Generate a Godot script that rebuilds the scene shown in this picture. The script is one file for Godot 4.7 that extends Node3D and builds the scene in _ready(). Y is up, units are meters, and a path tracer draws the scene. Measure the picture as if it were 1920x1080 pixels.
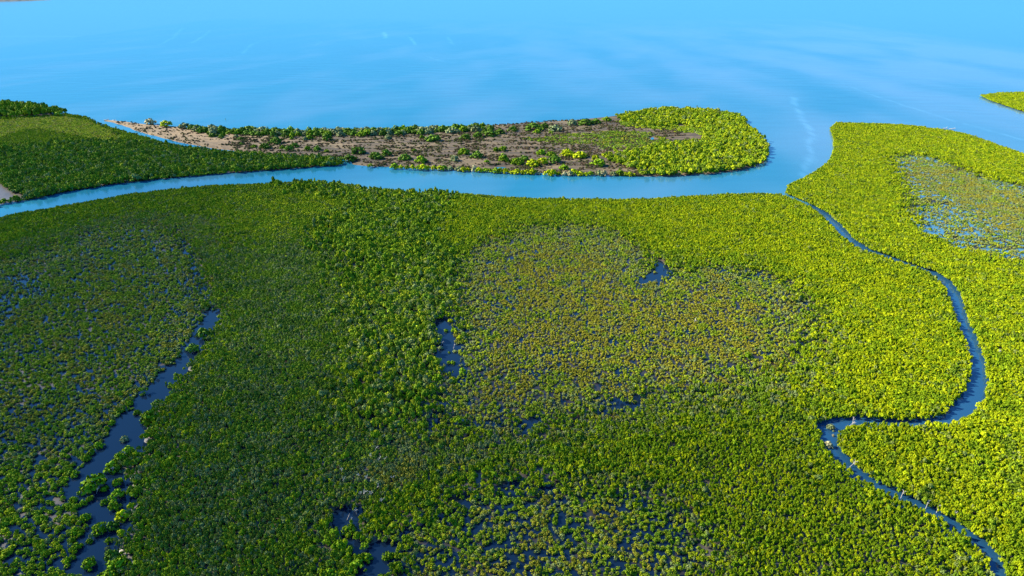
extends Node3D
# A mangrove coast seen from a drone 130 m up. All outlines below are metres on the ground (x, z).

func P(a: Array) -> PackedVector2Array:
	var o := PackedVector2Array()
	for i in range(0, a.size(), 2):
		o.append(Vector2(a[i], a[i + 1]))
	return o

var lands := {
	"west_forest": P([-709.8,-688.4, -642.4,-719.8, -589.2,-729.7, -538.7,-710.1, -492.5,-685.4, -471.6,-670.7, -441.3,-653.9, -417.5,-632.5, -377.7,-600.5, -344.1,-573.4, -292.7,-536.7, -251.4,-516.2, -223.2,-507.4, -192.2,-500.5, -155.4,-493.8, -129.7,-485.6, -132.6,-471.5, -163.4,-464.0, -192.8,-455.2, -221.3,-446.7, -254.6,-434.5, -284.9,-420.3, -303.9,-403.4, -315.4,-388.7, -328.5,-378.1, -343.7,-362.9, -377.8,-323.2]),
	"spit": P([-439.1,-656.6, -389.3,-635.1, -349.1,-619.9, -312.8,-610.0, -277.5,-600.5, -245.8,-598.1, -204.1,-595.8, -162.7,-593.5, -122.5,-595.8, -82.2,-600.5, -47.1,-612.5, -10.6,-622.4, 21.5,-632.5, 54.7,-643.0, 89.2,-656.6, 119.8,-673.6, 139.6,-688.4, 165.6,-700.6, 195.1,-700.6, 217.0,-694.5, 234.8,-676.5, 237.8,-643.0, 229.4,-598.1, 227.6,-564.9, 222.3,-534.8, 212.9,-505.7, 199.8,-480.8, 178.7,-461.0, 151.0,-449.5, 117.6,-442.6, 86.2,-442.6, 55.3,-446.7, 23.9,-450.9, -8.0,-455.2, -36.5,-459.5, -65.4,-464.0, -90.4,-467.0, -107.1,-468.5, -125.0,-474.6, -137.3,-490.5, -156.8,-498.8, -193.9,-505.7, -226.0,-514.4, -255.3,-525.4, -299.4,-550.4, -352.5,-588.9, -390.1,-622.4]),
	"near_forest": P([-384.0,-300.6, -326.6,-333.9, -308.9,-351.6, -297.5,-362.9, -277.2,-378.1, -253.7,-397.7, -224.6,-411.7, -197.6,-417.8, -172.4,-420.3, -151.5,-425.4, -120.6,-422.8, -106.5,-410.5, -94.5,-405.8, -72.0,-401.1, -47.0,-403.4, -39.4,-398.8, -21.3,-395.4, 0.0,-389.8, 14.0,-387.6, 35.0,-387.6, 55.8,-386.6, 83.7,-386.6, 101.9,-389.8, 120.3,-393.2, 150.1,-397.7, 171.5,-397.7, 182.5,-396.5, 182.5,-396.5, 188.6,-379.1, 191.6,-362.0, 189.5,-337.3, 186.6,-318.5, 188.2,-304.2, 194.3,-294.3, 199.6,-284.3, 205.5,-276.1, 206.9,-266.5, 203.8,-254.1, 194.7,-236.2, 188.5,-223.7, 183.4,-211.0, 175.8,-195.7, 168.6,-185.3, 159.8,-174.5, 151.0,-166.8, 142.8,-161.8, 135.7,-160.2, 128.4,-159.6, 121.6,-159.9, 113.5,-161.0, 106.8,-159.9, 101.5,-157.0, 98.8,-151.9, 98.3,-146.0, 99.6,-140.3, 102.1,-134.6, 105.9,-130.2, 108.7,-127.3, 111.7,-124.7, 115.0,-120.6, 117.9,-116.3, 119.4,-112.2, 119.7,-107.7, 117.9,-102.3, 114.6,-95.9, 109.1,-86.8, 93.9,-65.7, -137.3,-65.7]),
	"east_forest": P([307.4,-602.9, 323.9,-624.9, 341.0,-624.9, 364.9,-619.9, 388.5,-614.9, 408.3,-595.8, 419.8,-582.2, 421.6,-548.4, 420.5,-502.2, 425.1,-417.8, 458.6,-297.1, 165.6,-65.7, 94.1,-65.7, 109.1,-86.8, 114.6,-95.9, 117.9,-102.3, 119.7,-107.7, 119.4,-112.2, 117.9,-116.3, 115.0,-120.6, 111.7,-124.7, 108.7,-127.3, 105.9,-130.2, 102.1,-134.6, 99.6,-140.3, 98.3,-146.0, 98.8,-151.9, 101.5,-157.0, 106.8,-159.9, 113.5,-161.0, 121.6,-159.9, 128.4,-159.6, 135.7,-160.2, 142.8,-161.8, 151.0,-166.8, 159.8,-174.5, 168.6,-185.3, 175.8,-195.7, 183.4,-211.0, 188.5,-223.7, 194.7,-236.2, 203.8,-254.1, 206.9,-266.5, 205.5,-276.1, 199.6,-284.3, 194.3,-294.3, 188.2,-304.2, 186.6,-318.5, 189.5,-337.3, 191.6,-362.0, 188.6,-379.1, 182.5,-396.5, 191.4,-415.4, 206.7,-430.5, 236.3,-462.5, 253.4,-485.6, 272.3,-519.9, 288.0,-554.5]),
	"islet": P([577.9,-787.3, 612.8,-807.0, 649.5,-811.1, 740.9,-815.2, 801.6,-772.1, 581.7,-542.5, 566.2,-607.6, 554.3,-645.7, 556.3,-685.4, 561.3,-716.5, 566.7,-750.4])
}

var ponds := {
	"channel": P([-131.9,-237.2, -128.4,-237.2, -124.8,-224.6, -125.8,-216.8, -122.8,-211.0, -120.8,-195.7, -121.5,-186.7, -124.0,-180.1, -120.7,-173.9, -119.9,-168.0, -123.4,-165.1, -122.7,-161.2, -117.8,-154.4, -114.0,-147.0, -117.2,-145.8, -118.6,-139.1, -115.9,-136.1, -112.3,-134.6, -111.2,-130.7, -106.0,-124.7, -106.8,-121.0, -101.7,-117.4, -103.4,-113.9, -97.8,-101.5, -89.6,-86.8, -96.2,-86.8, -104.2,-101.5, -107.0,-109.3, -110.5,-116.0, -116.3,-123.2, -116.5,-127.1, -120.5,-130.0, -125.7,-131.1, -126.6,-137.4, -127.0,-141.8, -125.8,-146.5, -127.5,-155.2, -128.8,-161.8, -128.4,-167.4, -127.7,-176.3, -128.0,-186.0, -126.2,-196.5, -128.6,-207.8, -129.0,-218.1]),
	"cleft": P([74.9,-291.6, 76.8,-290.2, 77.1,-281.7, 79.6,-276.1, 72.2,-268.8, 62.3,-264.1, 61.6,-267.1, 68.6,-274.2, 72.6,-280.5]),
	"heart_west": P([-31.4,-229.2, -25.1,-230.1, -23.4,-221.1, -24.8,-216.8, -21.8,-211.8, -20.5,-200.1, -18.6,-191.1, -18.7,-182.7, -22.3,-187.7, -25.1,-192.9, -29.9,-200.1, -29.9,-207.8, -28.2,-211.8, -31.7,-218.1]),
	"heart_west2": P([-28.9,-164.6, -26.4,-166.0, -24.6,-159.1, -27.5,-157.8]),
	"heart_south": P([2.6,-157.5, 4.3,-160.2, 8.8,-162.3, 9.8,-160.7, 6.9,-157.5, 4.3,-155.9]),
	"heart_south2": P([27.2,-166.8, 34.4,-169.1, 44.1,-172.7, 45.2,-170.9, 39.6,-168.0, 30.2,-165.1]),
	"heart_rim": P([101.8,-281.7, 117.2,-279.8, 127.4,-273.0, 132.5,-263.6, 130.5,-261.3, 125.3,-269.4, 114.6,-276.1, 100.8,-278.6]),
	"heart_east": P([131.1,-244.6, 133.0,-244.6, 129.7,-233.8, 127.5,-232.9]),
	"bottom_channel": P([-50.0,-121.0, -45.5,-125.1, -40.3,-124.0, -40.3,-119.9, -41.8,-117.7, -39.5,-115.1, -36.9,-111.7, -31.7,-113.4, -28.5,-117.7, -26.3,-116.0, -28.7,-110.1, -30.4,-103.0, -32.0,-94.5, -37.0,-94.5, -36.9,-103.0, -39.1,-108.5, -43.9,-112.6, -46.6,-116.8]),
	"bottom2": P([-2.3,-134.2, 0.0,-133.1, 3.8,-131.1, 2.2,-129.0, -1.5,-131.1]),
	"west_pond": P([-245.6,-271.2, -242.8,-280.5, -227.3,-266.5, -218.2,-256.8, -218.1,-248.8, -226.3,-255.2, -232.4,-256.8]),
	"west_pond2": P([-234.6,-251.4, -231.2,-254.1, -218.1,-238.7, -218.6,-232.9, -226.2,-233.8]),
	"west_rim": P([-189.5,-323.2, -182.5,-319.3, -161.9,-290.2, -144.2,-259.6, -136.5,-247.7, -139.4,-248.8, -153.9,-268.2, -170.6,-297.1]),
	"east_pond": P([238.7,-344.3, 247.1,-342.6, 243.0,-327.3, 233.9,-319.3, 231.8,-327.3]),
	"spit_pond": P([-134.9,-480.8, -132.5,-492.2, -127.8,-492.2, -125.4,-476.1, -130.5,-473.0]),
	"spit_pond2": P([-66.8,-485.6, -63.3,-488.9, -57.3,-473.0, -63.6,-470.0]),
	"spit_pond3": P([123.5,-567.0, 135.4,-584.4, 132.0,-558.6, 122.6,-550.4]),
	"spit_pond4": P([-18.5,-467.0, -6.2,-471.5, 0.8,-461.0, -12.2,-459.5]),
	"spit_lagoon": P([-439.7,-653.9, -425.4,-645.7, -382.6,-610.0, -348.9,-582.2, -296.0,-543.5, -253.3,-520.8, -222.9,-510.0, -221.2,-505.7, -250.2,-513.6, -290.9,-532.9, -342.8,-569.1, -376.6,-595.8, -420.2,-632.5])
}

var flats := {
	"heart": P([74.5,-285.6, 72.7,-304.2, 68.3,-319.3, 58.5,-333.9, 44.3,-344.3, 28.6,-347.0, 12.6,-342.6, -3.1,-332.2, -14.8,-319.3, -25.3,-299.2, -29.5,-282.4, -28.8,-259.6, -25.8,-238.7, -26.4,-220.2, -27.0,-203.9, -26.8,-182.7, -26.6,-167.4, -23.9,-155.9, -13.4,-151.4, -5.0,-152.9, 3.4,-155.9, 15.7,-160.4, 28.4,-164.6, 43.3,-168.5, 57.1,-173.3, 71.4,-178.2, 84.6,-184.0, 99.2,-191.8, 110.9,-200.9, 123.3,-215.1, 132.2,-229.2, 135.8,-246.2, 134.7,-264.1, 129.1,-276.1, 117.8,-281.7, 102.9,-285.6, 88.9,-283.7, 76.4,-276.1]),
	"west_flat": P([-305.4,-248.8, -262.4,-288.9, -258.8,-299.2, -251.6,-313.8, -243.4,-333.9, -229.1,-347.0, -207.7,-342.6, -187.8,-327.3, -165.6,-297.1, -145.4,-265.3, -131.6,-243.6, -126.1,-229.2, -125.2,-216.8, -125.5,-205.9, -123.5,-192.9, -123.0,-176.3, -123.8,-164.6, -117.6,-146.5, -115.2,-135.2, -109.8,-123.2, -104.9,-112.6, -90.3,-86.8, -147.7,-86.8]),
	"west_core": P([-259.5,-224.6, -218.1,-229.2, -218.1,-248.8, -216.1,-280.5, -196.7,-293.6, -166.0,-268.2, -143.1,-229.2, -137.2,-200.1, -134.6,-167.4, -140.4,-151.4, -155.1,-144.1, -183.3,-139.6]),
	"west_near": P([-197.0,-137.4, -151.7,-139.6, -135.7,-144.1, -120.1,-139.6, -109.8,-123.2, -90.3,-86.8, -147.7,-86.8]),
	"bottom_flat": P([-29.0,-101.5, -28.8,-112.6, -26.2,-118.6, -22.6,-123.8, -16.5,-129.4, -9.2,-133.8, 0.0,-135.9, 9.3,-135.9, 18.5,-134.8, 27.5,-132.7, 36.1,-129.6, 42.7,-125.7, 47.2,-120.1, 49.1,-113.9, 48.9,-106.1, 46.8,-94.5, -29.6,-94.5]),
	"east_flat": P([306.6,-502.2, 338.0,-510.9, 347.9,-477.7, 347.9,-441.2, 360.7,-421.6, 390.1,-378.1, 276.3,-248.8, 258.5,-283.7, 242.4,-295.7, 234.6,-310.1, 234.2,-333.9, 240.2,-361.0, 257.7,-392.0, 274.8,-430.5]),
	"far_flat": P([-581.8,-584.4, -526.9,-645.7, -482.9,-670.7, -435.2,-648.4, -382.9,-600.5, -346.7,-558.6, -363.6,-546.4, -414.1,-573.4, -459.3,-595.8, -462.3,-558.6, -496.2,-488.9]),
	"heart_core": P([-9.1,-271.2, 0.0,-297.1, 20.6,-315.4, 42.4,-300.6, 49.3,-271.2, 53.3,-248.8, 65.4,-248.8, 79.5,-256.8, 101.2,-262.4, 116.3,-248.8, 114.1,-224.6, 99.7,-203.9, 81.7,-192.9, 64.8,-189.4, 36.6,-184.3, 15.0,-177.9, -1.8,-170.3, -10.6,-164.6, -7.9,-189.4, -5.5,-220.2]),
	"east_core": P([316.5,-488.9, 337.2,-461.0, 336.2,-424.1, 344.7,-399.9, 368.4,-353.4, 296.0,-271.2, 279.2,-311.6, 278.5,-335.6, 284.1,-372.9, 287.1,-417.8]),
	"bottom_core": P([-12.9,-101.5, -8.4,-116.0, 2.9,-123.2, 18.9,-123.2, 31.2,-118.6, 36.7,-110.9, 34.5,-94.5, -12.3,-94.5])
}

var stands := {
	"yellow": P([41.5,-383.3, 120.0,-392.0, 183.6,-396.5, 190.8,-361.0, 184.3,-307.8, 202.5,-271.2, 197.9,-243.6, 181.2,-207.8, 161.5,-179.5, 140.2,-161.8, 105.1,-161.8, 101.3,-177.9, 120.5,-203.9, 138.6,-229.2, 141.7,-256.8, 137.5,-277.3, 121.9,-293.6, 92.3,-297.1, 79.1,-300.6, 72.7,-327.3, 57.5,-348.8]),
	"yellow2": P([237.0,-283.7, 259.7,-271.2, 281.7,-229.2, 145.4,-86.8, 110.2,-86.8, 121.4,-107.7, 119.2,-118.6, 109.8,-127.1, 102.3,-141.8, 106.1,-156.5, 117.7,-159.1, 147.2,-161.8, 170.3,-182.7, 193.1,-229.2, 210.3,-271.2, 193.9,-304.2, 196.0,-344.3, 197.4,-383.3, 191.4,-411.7, 249.3,-473.0, 322.0,-607.6, 394.8,-607.6, 414.3,-505.7, 425.1,-417.8, 394.7,-383.3, 367.4,-430.5, 340.1,-514.4, 306.3,-505.7, 238.0,-362.9, 231.0,-304.2]),
	"lime": P([-42.6,-394.3, 48.7,-385.5, 60.7,-348.8, 29.1,-353.4, -3.1,-339.9, -28.8,-307.8, -48.5,-327.3]),
	"lime_south": P([51.9,-159.1, 98.1,-170.3, 101.3,-159.1, 96.4,-146.5, 109.2,-126.1, 118.7,-107.7, 112.4,-93.1, 47.7,-93.1, 51.2,-114.2, 45.0,-129.0, 34.0,-135.2, 31.0,-146.5]),
	"grey_rim": P([-45.0,-159.1, -21.7,-151.4, 0.0,-152.6, 17.3,-159.1, 43.0,-166.8, 70.8,-176.3, 98.2,-189.4, 116.3,-203.9, 130.9,-224.6, 143.1,-229.2, 125.2,-196.5, 105.8,-179.5, 82.6,-167.4, 50.2,-159.1, 20.3,-153.9, 6.5,-144.1, -15.8,-139.6, -33.0,-129.0, -46.5,-123.2, -55.7,-135.2, -52.3,-146.5]),
	"grey_south": P([12.6,-138.5, 31.1,-136.3, 46.2,-128.0, 52.2,-117.7, 53.2,-103.0, 50.5,-94.5, 44.4,-94.5, 46.6,-112.6, 42.2,-123.2, 30.3,-131.1]),
	"grey_mid": P([-156.6,-297.1, -121.2,-327.3, -89.5,-297.1, -68.2,-229.2, -61.8,-170.3, -50.6,-139.6, -44.4,-94.5, -86.3,-94.5, -106.1,-123.2, -102.1,-135.2, -119.3,-176.3, -119.7,-211.8, -128.4,-248.8]),
	"grey_west": P([-227.3,-367.9, -174.5,-353.4, -142.7,-283.7, -135.7,-248.8, -178.1,-319.3, -209.5,-339.9, -249.3,-319.3, -263.4,-290.2, -279.2,-311.6, -259.2,-344.3]),
	"tall": P([-158.8,-430.5, -120.9,-424.1, -95.0,-408.1, -43.4,-403.4, -31.2,-383.3, -41.1,-344.3, -45.6,-304.2, -51.9,-271.2, -68.9,-265.3, -86.2,-283.7, -99.8,-304.2, -108.3,-335.6, -92.4,-378.1, -115.8,-403.4, -147.3,-411.7]),
	"tall_low": P([-72.7,-283.7, -45.6,-304.2, -33.6,-297.1, -29.1,-248.8, -31.0,-211.8, -28.7,-182.7, -27.7,-159.1, -39.2,-146.5, -50.7,-153.9, -56.1,-203.9]),
	"ridge": P([-191.7,-362.9, -143.6,-399.9, -114.9,-399.9, -92.4,-378.1, -105.2,-335.6, -108.4,-304.2, -131.2,-304.2, -167.1,-335.6]),
	"bank_green": P([-123.5,-161.8, -107.8,-146.5, -99.5,-133.1, -104.9,-129.0, -99.3,-116.0, -96.9,-100.1, -103.5,-116.0, -110.2,-129.0, -116.3,-144.1]),
	"pond_green": P([-50.8,-117.7, -44.7,-116.0, -37.0,-94.5, -49.3,-94.5]),
	"pond_green2": P([-37.7,-116.0, -33.4,-115.1, -15.4,-134.2, 0.0,-139.6, -3.1,-134.2, -15.0,-129.0, -24.6,-122.3, -30.3,-113.4, -35.3,-110.9]),
	"peninsula": P([73.6,-495.5, 107.7,-516.2, 130.5,-538.6, 170.0,-546.4, 184.7,-595.8, 168.6,-617.4, 132.5,-607.6, 111.3,-637.8, 112.3,-662.2, 165.6,-700.6, 217.0,-694.5, 234.8,-676.5, 237.8,-643.0, 229.4,-598.1, 227.6,-564.9, 222.3,-534.8, 212.9,-505.7, 199.8,-480.8, 178.7,-461.0, 151.0,-449.5, 117.6,-442.6, 96.0,-442.6, 93.4,-461.0, 81.5,-476.1]),
	"spit_scrub": P([12.0,-556.5, 49.5,-575.6, 90.9,-588.9, 128.3,-586.7, 137.3,-558.6, 130.5,-538.6, 98.8,-516.2, 77.0,-521.7, 74.6,-538.6, 37.5,-542.5]),
	"spit_scrub2": P([108.5,-637.8, 158.1,-617.4, 185.6,-593.5, 178.1,-575.6, 148.0,-595.8, 109.9,-612.5]),
	"west_dark": P([-398.3,-344.3, -328.5,-378.1, -303.9,-403.4, -254.6,-434.5, -192.8,-455.2, -132.6,-471.5, -129.7,-485.6, -191.6,-498.8, -249.1,-510.9, -304.7,-532.9, -358.9,-546.4, -415.5,-532.9, -468.6,-458.1]),
	"west_head": P([-709.8,-688.4, -642.4,-719.8, -589.2,-729.7, -538.7,-710.1, -492.5,-685.4, -471.6,-670.7, -503.5,-659.4, -532.9,-653.9, -613.5,-619.9]),
	"west_clear": P([-392.4,-433.2, -362.6,-424.1, -338.2,-403.4, -319.2,-394.3, -327.0,-385.5, -350.1,-370.9])
}

var creek_line := [[182.5,-396.5,5.7], [188.6,-379.1,5.8], [191.6,-362.0,6.3], [189.5,-337.3,6.8], [186.6,-318.5,5.9], [188.2,-304.2,6.0], [194.3,-294.3,6.1], [199.6,-284.3,5.9], [205.5,-276.1,6.1], [206.9,-266.5,5.9], [203.8,-254.1,5.9], [194.7,-236.2,5.4], [188.5,-223.7,5.1], [183.4,-211.0,4.9], [175.8,-195.7,5.0], [168.6,-185.3,5.2], [159.8,-174.5,6.3], [151.0,-166.8,6.8], [142.8,-161.8,4.6], [135.7,-160.2,3.8], [128.4,-159.6,3.8], [121.6,-159.9,3.8], [113.5,-161.0,4.5], [106.8,-159.9,5.6], [101.5,-157.0,6.9], [98.8,-151.9,6.0], [98.3,-146.0,4.6], [99.6,-140.3,4.1], [102.1,-134.6,4.0], [105.9,-130.2,3.6], [108.7,-127.3,3.6], [111.7,-124.7,3.8], [115.0,-120.6,3.7], [117.9,-116.3,3.8], [119.4,-112.2,3.7], [119.7,-107.7,3.6], [117.9,-102.3,3.5], [114.6,-95.9,3.4], [109.1,-86.8,3.2]]
var spit_bushes := [[-359.4,-622.4,8.0,5], [-339.0,-612.5,9.4,0], [-316.2,-602.9,8.3,3], [-306.2,-598.1,7.2,2], [-298.9,-589.7,6.2,3], [-301.6,-598.1,7.5,2], [-291.9,-584.4,7.0,2], [-292.8,-592.6,6.9,2], [-288.0,-586.0,7.4,2], [-281.4,-577.8,4.0,1], [-273.6,-565.8,4.6,2], [-285.8,-594.3,7.0,3], [-278.1,-578.4,7.0,3], [-278.7,-586.4,9.2,3], [-270.3,-569.1,3.4,2], [-276.6,-585.8,5.4,3], [-264.2,-562.8,3.9,2], [-272.0,-582.3,6.9,2], [-273.6,-588.3,7.5,2], [-265.1,-569.4,4.7,1], [-267.2,-586.2,5.8,2], [-263.1,-579.4,5.0,1], [-260.1,-583.0,6.0,2], [-258.0,-579.7,6.2,2], [-252.0,-566.9,3.5,3], [-254.1,-578.3,7.4,1], [-244.3,-556.5,4.3,2], [-235.6,-536.7,3.3,2], [-252.6,-581.2,8.8,2], [-246.1,-577.2,6.2,2], [-248.9,-587.6,8.3,1], [-245.4,-585.9,9.1,2], [-220.9,-527.2,4.6,1], [-237.9,-573.5,5.7,2], [-240.9,-586.2,6.3,3], [-233.1,-572.5,6.0,2], [-234.4,-584.0,10.0,3], [-229.4,-573.6,5.2,1], [-210.0,-523.5,6.4,2], [-229.4,-580.9,7.4,2], [-228.1,-577.5,5.2,2], [-224.3,-584.3,7.0,2], [-218.7,-569.2,5.6,2], [-207.4,-542.5,9.4,2], [-216.4,-572.1,6.8,3], [-218.6,-578.9,9.5,2], [-195.4,-523.5,3.6,1], [-212.7,-580.5,6.7,1], [-206.4,-565.1,5.8,2], [-210.1,-577.1,7.4,2], [-187.6,-516.2,5.4,2], [-206.7,-582.5,7.6,1], [-198.2,-556.5,2.9,1], [-200.1,-565.3,5.4,1], [-203.2,-575.9,4.5,2], [-186.1,-527.2,5.5,2], [-199.2,-578.8,6.4,3], [-196.3,-570.7,6.1,1], [-195.3,-580.5,6.0,3], [-190.6,-572.5,4.8,3], [-185.0,-553.8,4.1,3], [-172.4,-518.0,5.0,1], [-182.9,-557.9,5.5,1], [-189.2,-581.8,7.2,2], [-185.8,-571.2,6.9,1], [-183.0,-582.7,8.3,2], [-179.2,-569.7,5.8,2], [-163.4,-516.2,5.8,2], [-178.8,-585.1,6.2,1], [-175.5,-575.5,7.3,2], [-175.0,-581.8,7.7,3], [-171.9,-573.2,6.0,1], [-154.3,-510.9,3.6,1], [-165.5,-554.5,7.7,2], [-168.2,-569.9,6.0,1], [-168.0,-577.9,8.3,3], [-162.8,-576.5,6.8,3], [-163.1,-582.1,7.5,3], [-157.2,-569.9,5.5,3], [-158.9,-581.2,8.5,3], [-152.9,-580.9,9.5,2], [-129.3,-484.0,7.6,2], [-150.0,-574.9,5.3,2], [-146.0,-572.7,5.9,2], [-147.1,-585.9,7.2,2], [-126.9,-507.4,9.7,2], [-138.5,-570.9,6.4,1], [-140.3,-580.8,8.5,3], [-133.8,-572.3,7.4,1], [-135.7,-584.7,7.2,3], [-108.9,-467.0,3.3,1], [-127.7,-573.1,6.5,3], [-128.7,-582.7,8.2,2], [-109.4,-490.5,7.7,2], [-124.0,-582.1,7.6,3], [-119.6,-572.5,5.4,2], [-117.9,-576.1,5.3,2], [-102.6,-500.5,6.1,2], [-117.5,-582.9,8.2,2], [-112.0,-557.5,4.7,3], [-114.3,-576.7,7.1,3], [-113.9,-581.2,6.4,2], [-89.8,-463.3,5.1,1], [-109.3,-587.8,7.4,2], [-104.8,-573.9,6.1,2], [-84.8,-462.5,3.4,0], [-103.1,-588.9,9.4,1], [-101.3,-578.0,5.0,3], [-85.3,-487.2,7.7,2], [-79.8,-461.1,3.4,1], [-97.7,-587.8,6.3,2], [-96.7,-582.2,7.1,2], [-75.5,-460.9,3.5,0], [-81.9,-514.4,3.6,1], [-90.7,-578.8,5.9,2], [-92.2,-591.7,8.4,2], [-71.0,-461.0,4.5,1], [-84.5,-577.3,6.9,2], [-71.5,-479.3,6.7,1], [-84.7,-586.0,8.6,3], [-81.4,-560.2,4.1,1], [-67.3,-459.7,5.1,0], [-80.7,-589.3,6.7,3], [-64.2,-460.9,4.1,0], [-78.2,-579.0,5.9,3], [-76.7,-583.9,5.9,3], [-76.5,-593.1,6.1,3], [-70.1,-552.5,11.4,2], [-59.3,-459.9,4.5,0], [-71.5,-586.0,4.7,2], [-72.1,-592.1,9.4,3], [-68.0,-586.6,5.4,2], [-54.5,-459.3,5.6,0], [-65.6,-590.2,7.9,2], [-51.6,-459.1,4.9,1], [-60.8,-592.8,6.6,2], [-46.9,-459.1,4.0,3], [-57.4,-583.3,7.0,3], [-45.2,-482.4,5.9,3], [-54.5,-598.9,7.9,2], [-52.1,-583.5,5.4,3], [-39.6,-458.2,4.9,3], [-48.3,-600.2,5.7,1], [-36.5,-455.6,4.2,0], [-45.7,-590.0,6.8,1], [-39.5,-503.9,7.0,1], [-41.9,-558.6,7.7,2], [-33.1,-457.1,3.4,0], [-41.1,-596.3,6.6,2], [-40.7,-593.7,5.4,3], [-28.3,-456.0,4.7,5], [-34.9,-601.6,10.0,2], [-34.0,-588.8,7.4,3], [-28.1,-493.8,6.9,2], [-30.6,-564.9,7.8,2], [-24.7,-454.2,4.1,0], [-28.5,-604.9,7.3,1], [-27.7,-594.7,4.9,2], [-25.5,-580.5,4.9,2], [-20.3,-455.3,3.7,1], [-19.8,-479.3,3.4,1], [-22.2,-599.4,6.5,3], [-17.0,-453.4,4.1,1], [-19.7,-571.2,9.8,2], [-20.1,-591.0,7.0,2], [-12.3,-452.4,4.6,1], [-13.4,-514.4,4.5,1], [-11.5,-580.0,7.0,2], [-9.0,-452.2,4.5,1], [-7.6,-516.2,5.4,1], [-6.3,-482.4,6.8,1], [-5.1,-451.8,5.2,0], [-0.5,-449.8,3.5,0], [1.0,-591.2,7.1,2], [3.3,-474.6,7.5,1], [3.5,-449.7,5.3,0], [7.6,-449.0,3.5,0], [9.8,-484.0,5.9,2], [11.0,-449.6,5.2,0], [15.0,-448.8,5.0,0], [15.7,-468.5,8.2,0], [20.5,-598.1,13.3,2], [23.5,-582.2,5.0,1], [19.5,-448.5,3.2,5], [24.1,-502.2,6.1,1], [23.8,-474.6,8.3,0], [32.1,-605.2,6.2,2], [26.9,-446.7,5.1,0], [36.4,-580.0,4.0,1], [31.8,-498.8,6.1,1], [30.1,-445.5,5.1,0], [40.7,-593.5,10.2,3], [33.6,-479.3,9.2,2], [34.4,-447.3,3.4,0], [39.3,-459.5,6.5,1], [39.0,-445.4,3.3,5], [44.8,-498.8,8.7,0], [42.9,-445.0,4.4,5], [59.0,-617.4,8.4,3], [45.9,-446.3,5.4,0], [54.8,-493.8,8.6,0], [50.5,-445.3,4.7,0], [72.5,-619.9,12.7,2], [54.4,-444.9,3.3,0], [57.5,-445.2,4.2,1], [83.6,-624.9,7.5,2], [66.8,-485.6,6.0,0], [66.9,-470.0,7.4,1], [64.5,-445.4,5.5,3], [67.5,-444.9,4.4,5], [96.1,-637.8,6.5,1], [74.7,-445.1,4.6,3], [79.5,-446.3,5.4,1], [83.4,-445.0,3.8,0], [86.7,-444.5,3.9,0], [89.7,-444.0,3.2,0]]
var channel_bushes := [[-118.5,-132.1,5.5,1], [-108.2,-116.7,3.5,1], [-105.4,-117.4,3.1,2], [-110.2,-128.2,3.6,1], [-112.9,-126.3,1.9,1], [-108.9,-124.5,2.9,1], [-104.7,-121.0,3.2,0], [-117.5,-127.5,1.9,1], [-118.4,-125.9,1.9,1], [-113.2,-133.5,2.8,1], [-116.3,-131.3,1.4,1], [-118.0,-139.1,3.8,1], [-96.8,-104.9,4.2,1], [-97.1,-101.3,4.6,1], [-100.2,-108.0,3.5,2], [-104.0,-113.2,1.7,1], [-108.9,-113.1,1.5,1], [-103.1,-110.9,1.1,3], [-114.2,-116.0,2.4,1], [-117.8,-142.8,3.9,1], [-117.4,-146.0,3.6,1], [-124.9,-215.1,5.2,2], [-124.4,-204.7,4.2,2], [-122.1,-152.4,2.2,3], [-130.3,-170.3,2.4,1], [-122.6,-187.3,1.9,1], [-118.9,-162.1,5.3,1], [-125.1,-165.7,2.1,1], [-120.0,-169.7,3.6,2], [-114.6,-120.4,2.6,1], [-110.8,-110.9,2.4,1], [-104.5,-105.8,3.2,1], [-130.6,-160.4,2.1,1], [-130.6,-157.5,1.9,1], [-127.9,-149.4,2.5,1], [-128.5,-143.7,2.3,1], [-128.7,-146.5,2.1,1], [-127.5,-137.0,2.3,1], [-136.7,-175.7,2.2,1], [-42.7,-116.3,3.4,1], [-39.6,-124.7,2.3,1], [-36.9,-118.6,2.8,0], [-43.5,-110.9,3.5,1], [-41.0,-107.3,2.7,1], [-36.0,-107.7,2.4,1], [-31.2,-108.3,2.4,1], [-39.8,-103.3,3.1,1], [-44.1,-102.7,3.1,1], [-27.6,-113.9,1.9,1], [-28.4,-105.8,1.8,1], [-31.6,-101.8,2.3,1], [-30.6,-231.0,2.7,0], [-26.0,-227.3,2.3,0], [-23.7,-219.4,2.6,1], [-27.2,-219.4,1.8,1], [-21.1,-213.5,2.2,0], [-28.0,-205.9,1.9,3], [-24.4,-203.2,1.0,1], [-22.4,-195.7,1.8,1], [-23.8,-196.1,1.4,1], [-18.1,-189.4,2.8,1], [-28.9,-192.9,3.2,2], [-27.1,-185.3,3.5,1], [-21.2,-184.0,2.7,0], [102.9,-157.8,2.4,3], [98.2,-149.4,2.6,5], [102.0,-154.4,0.8,5], [98.0,-155.9,2.0,0]]
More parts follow.
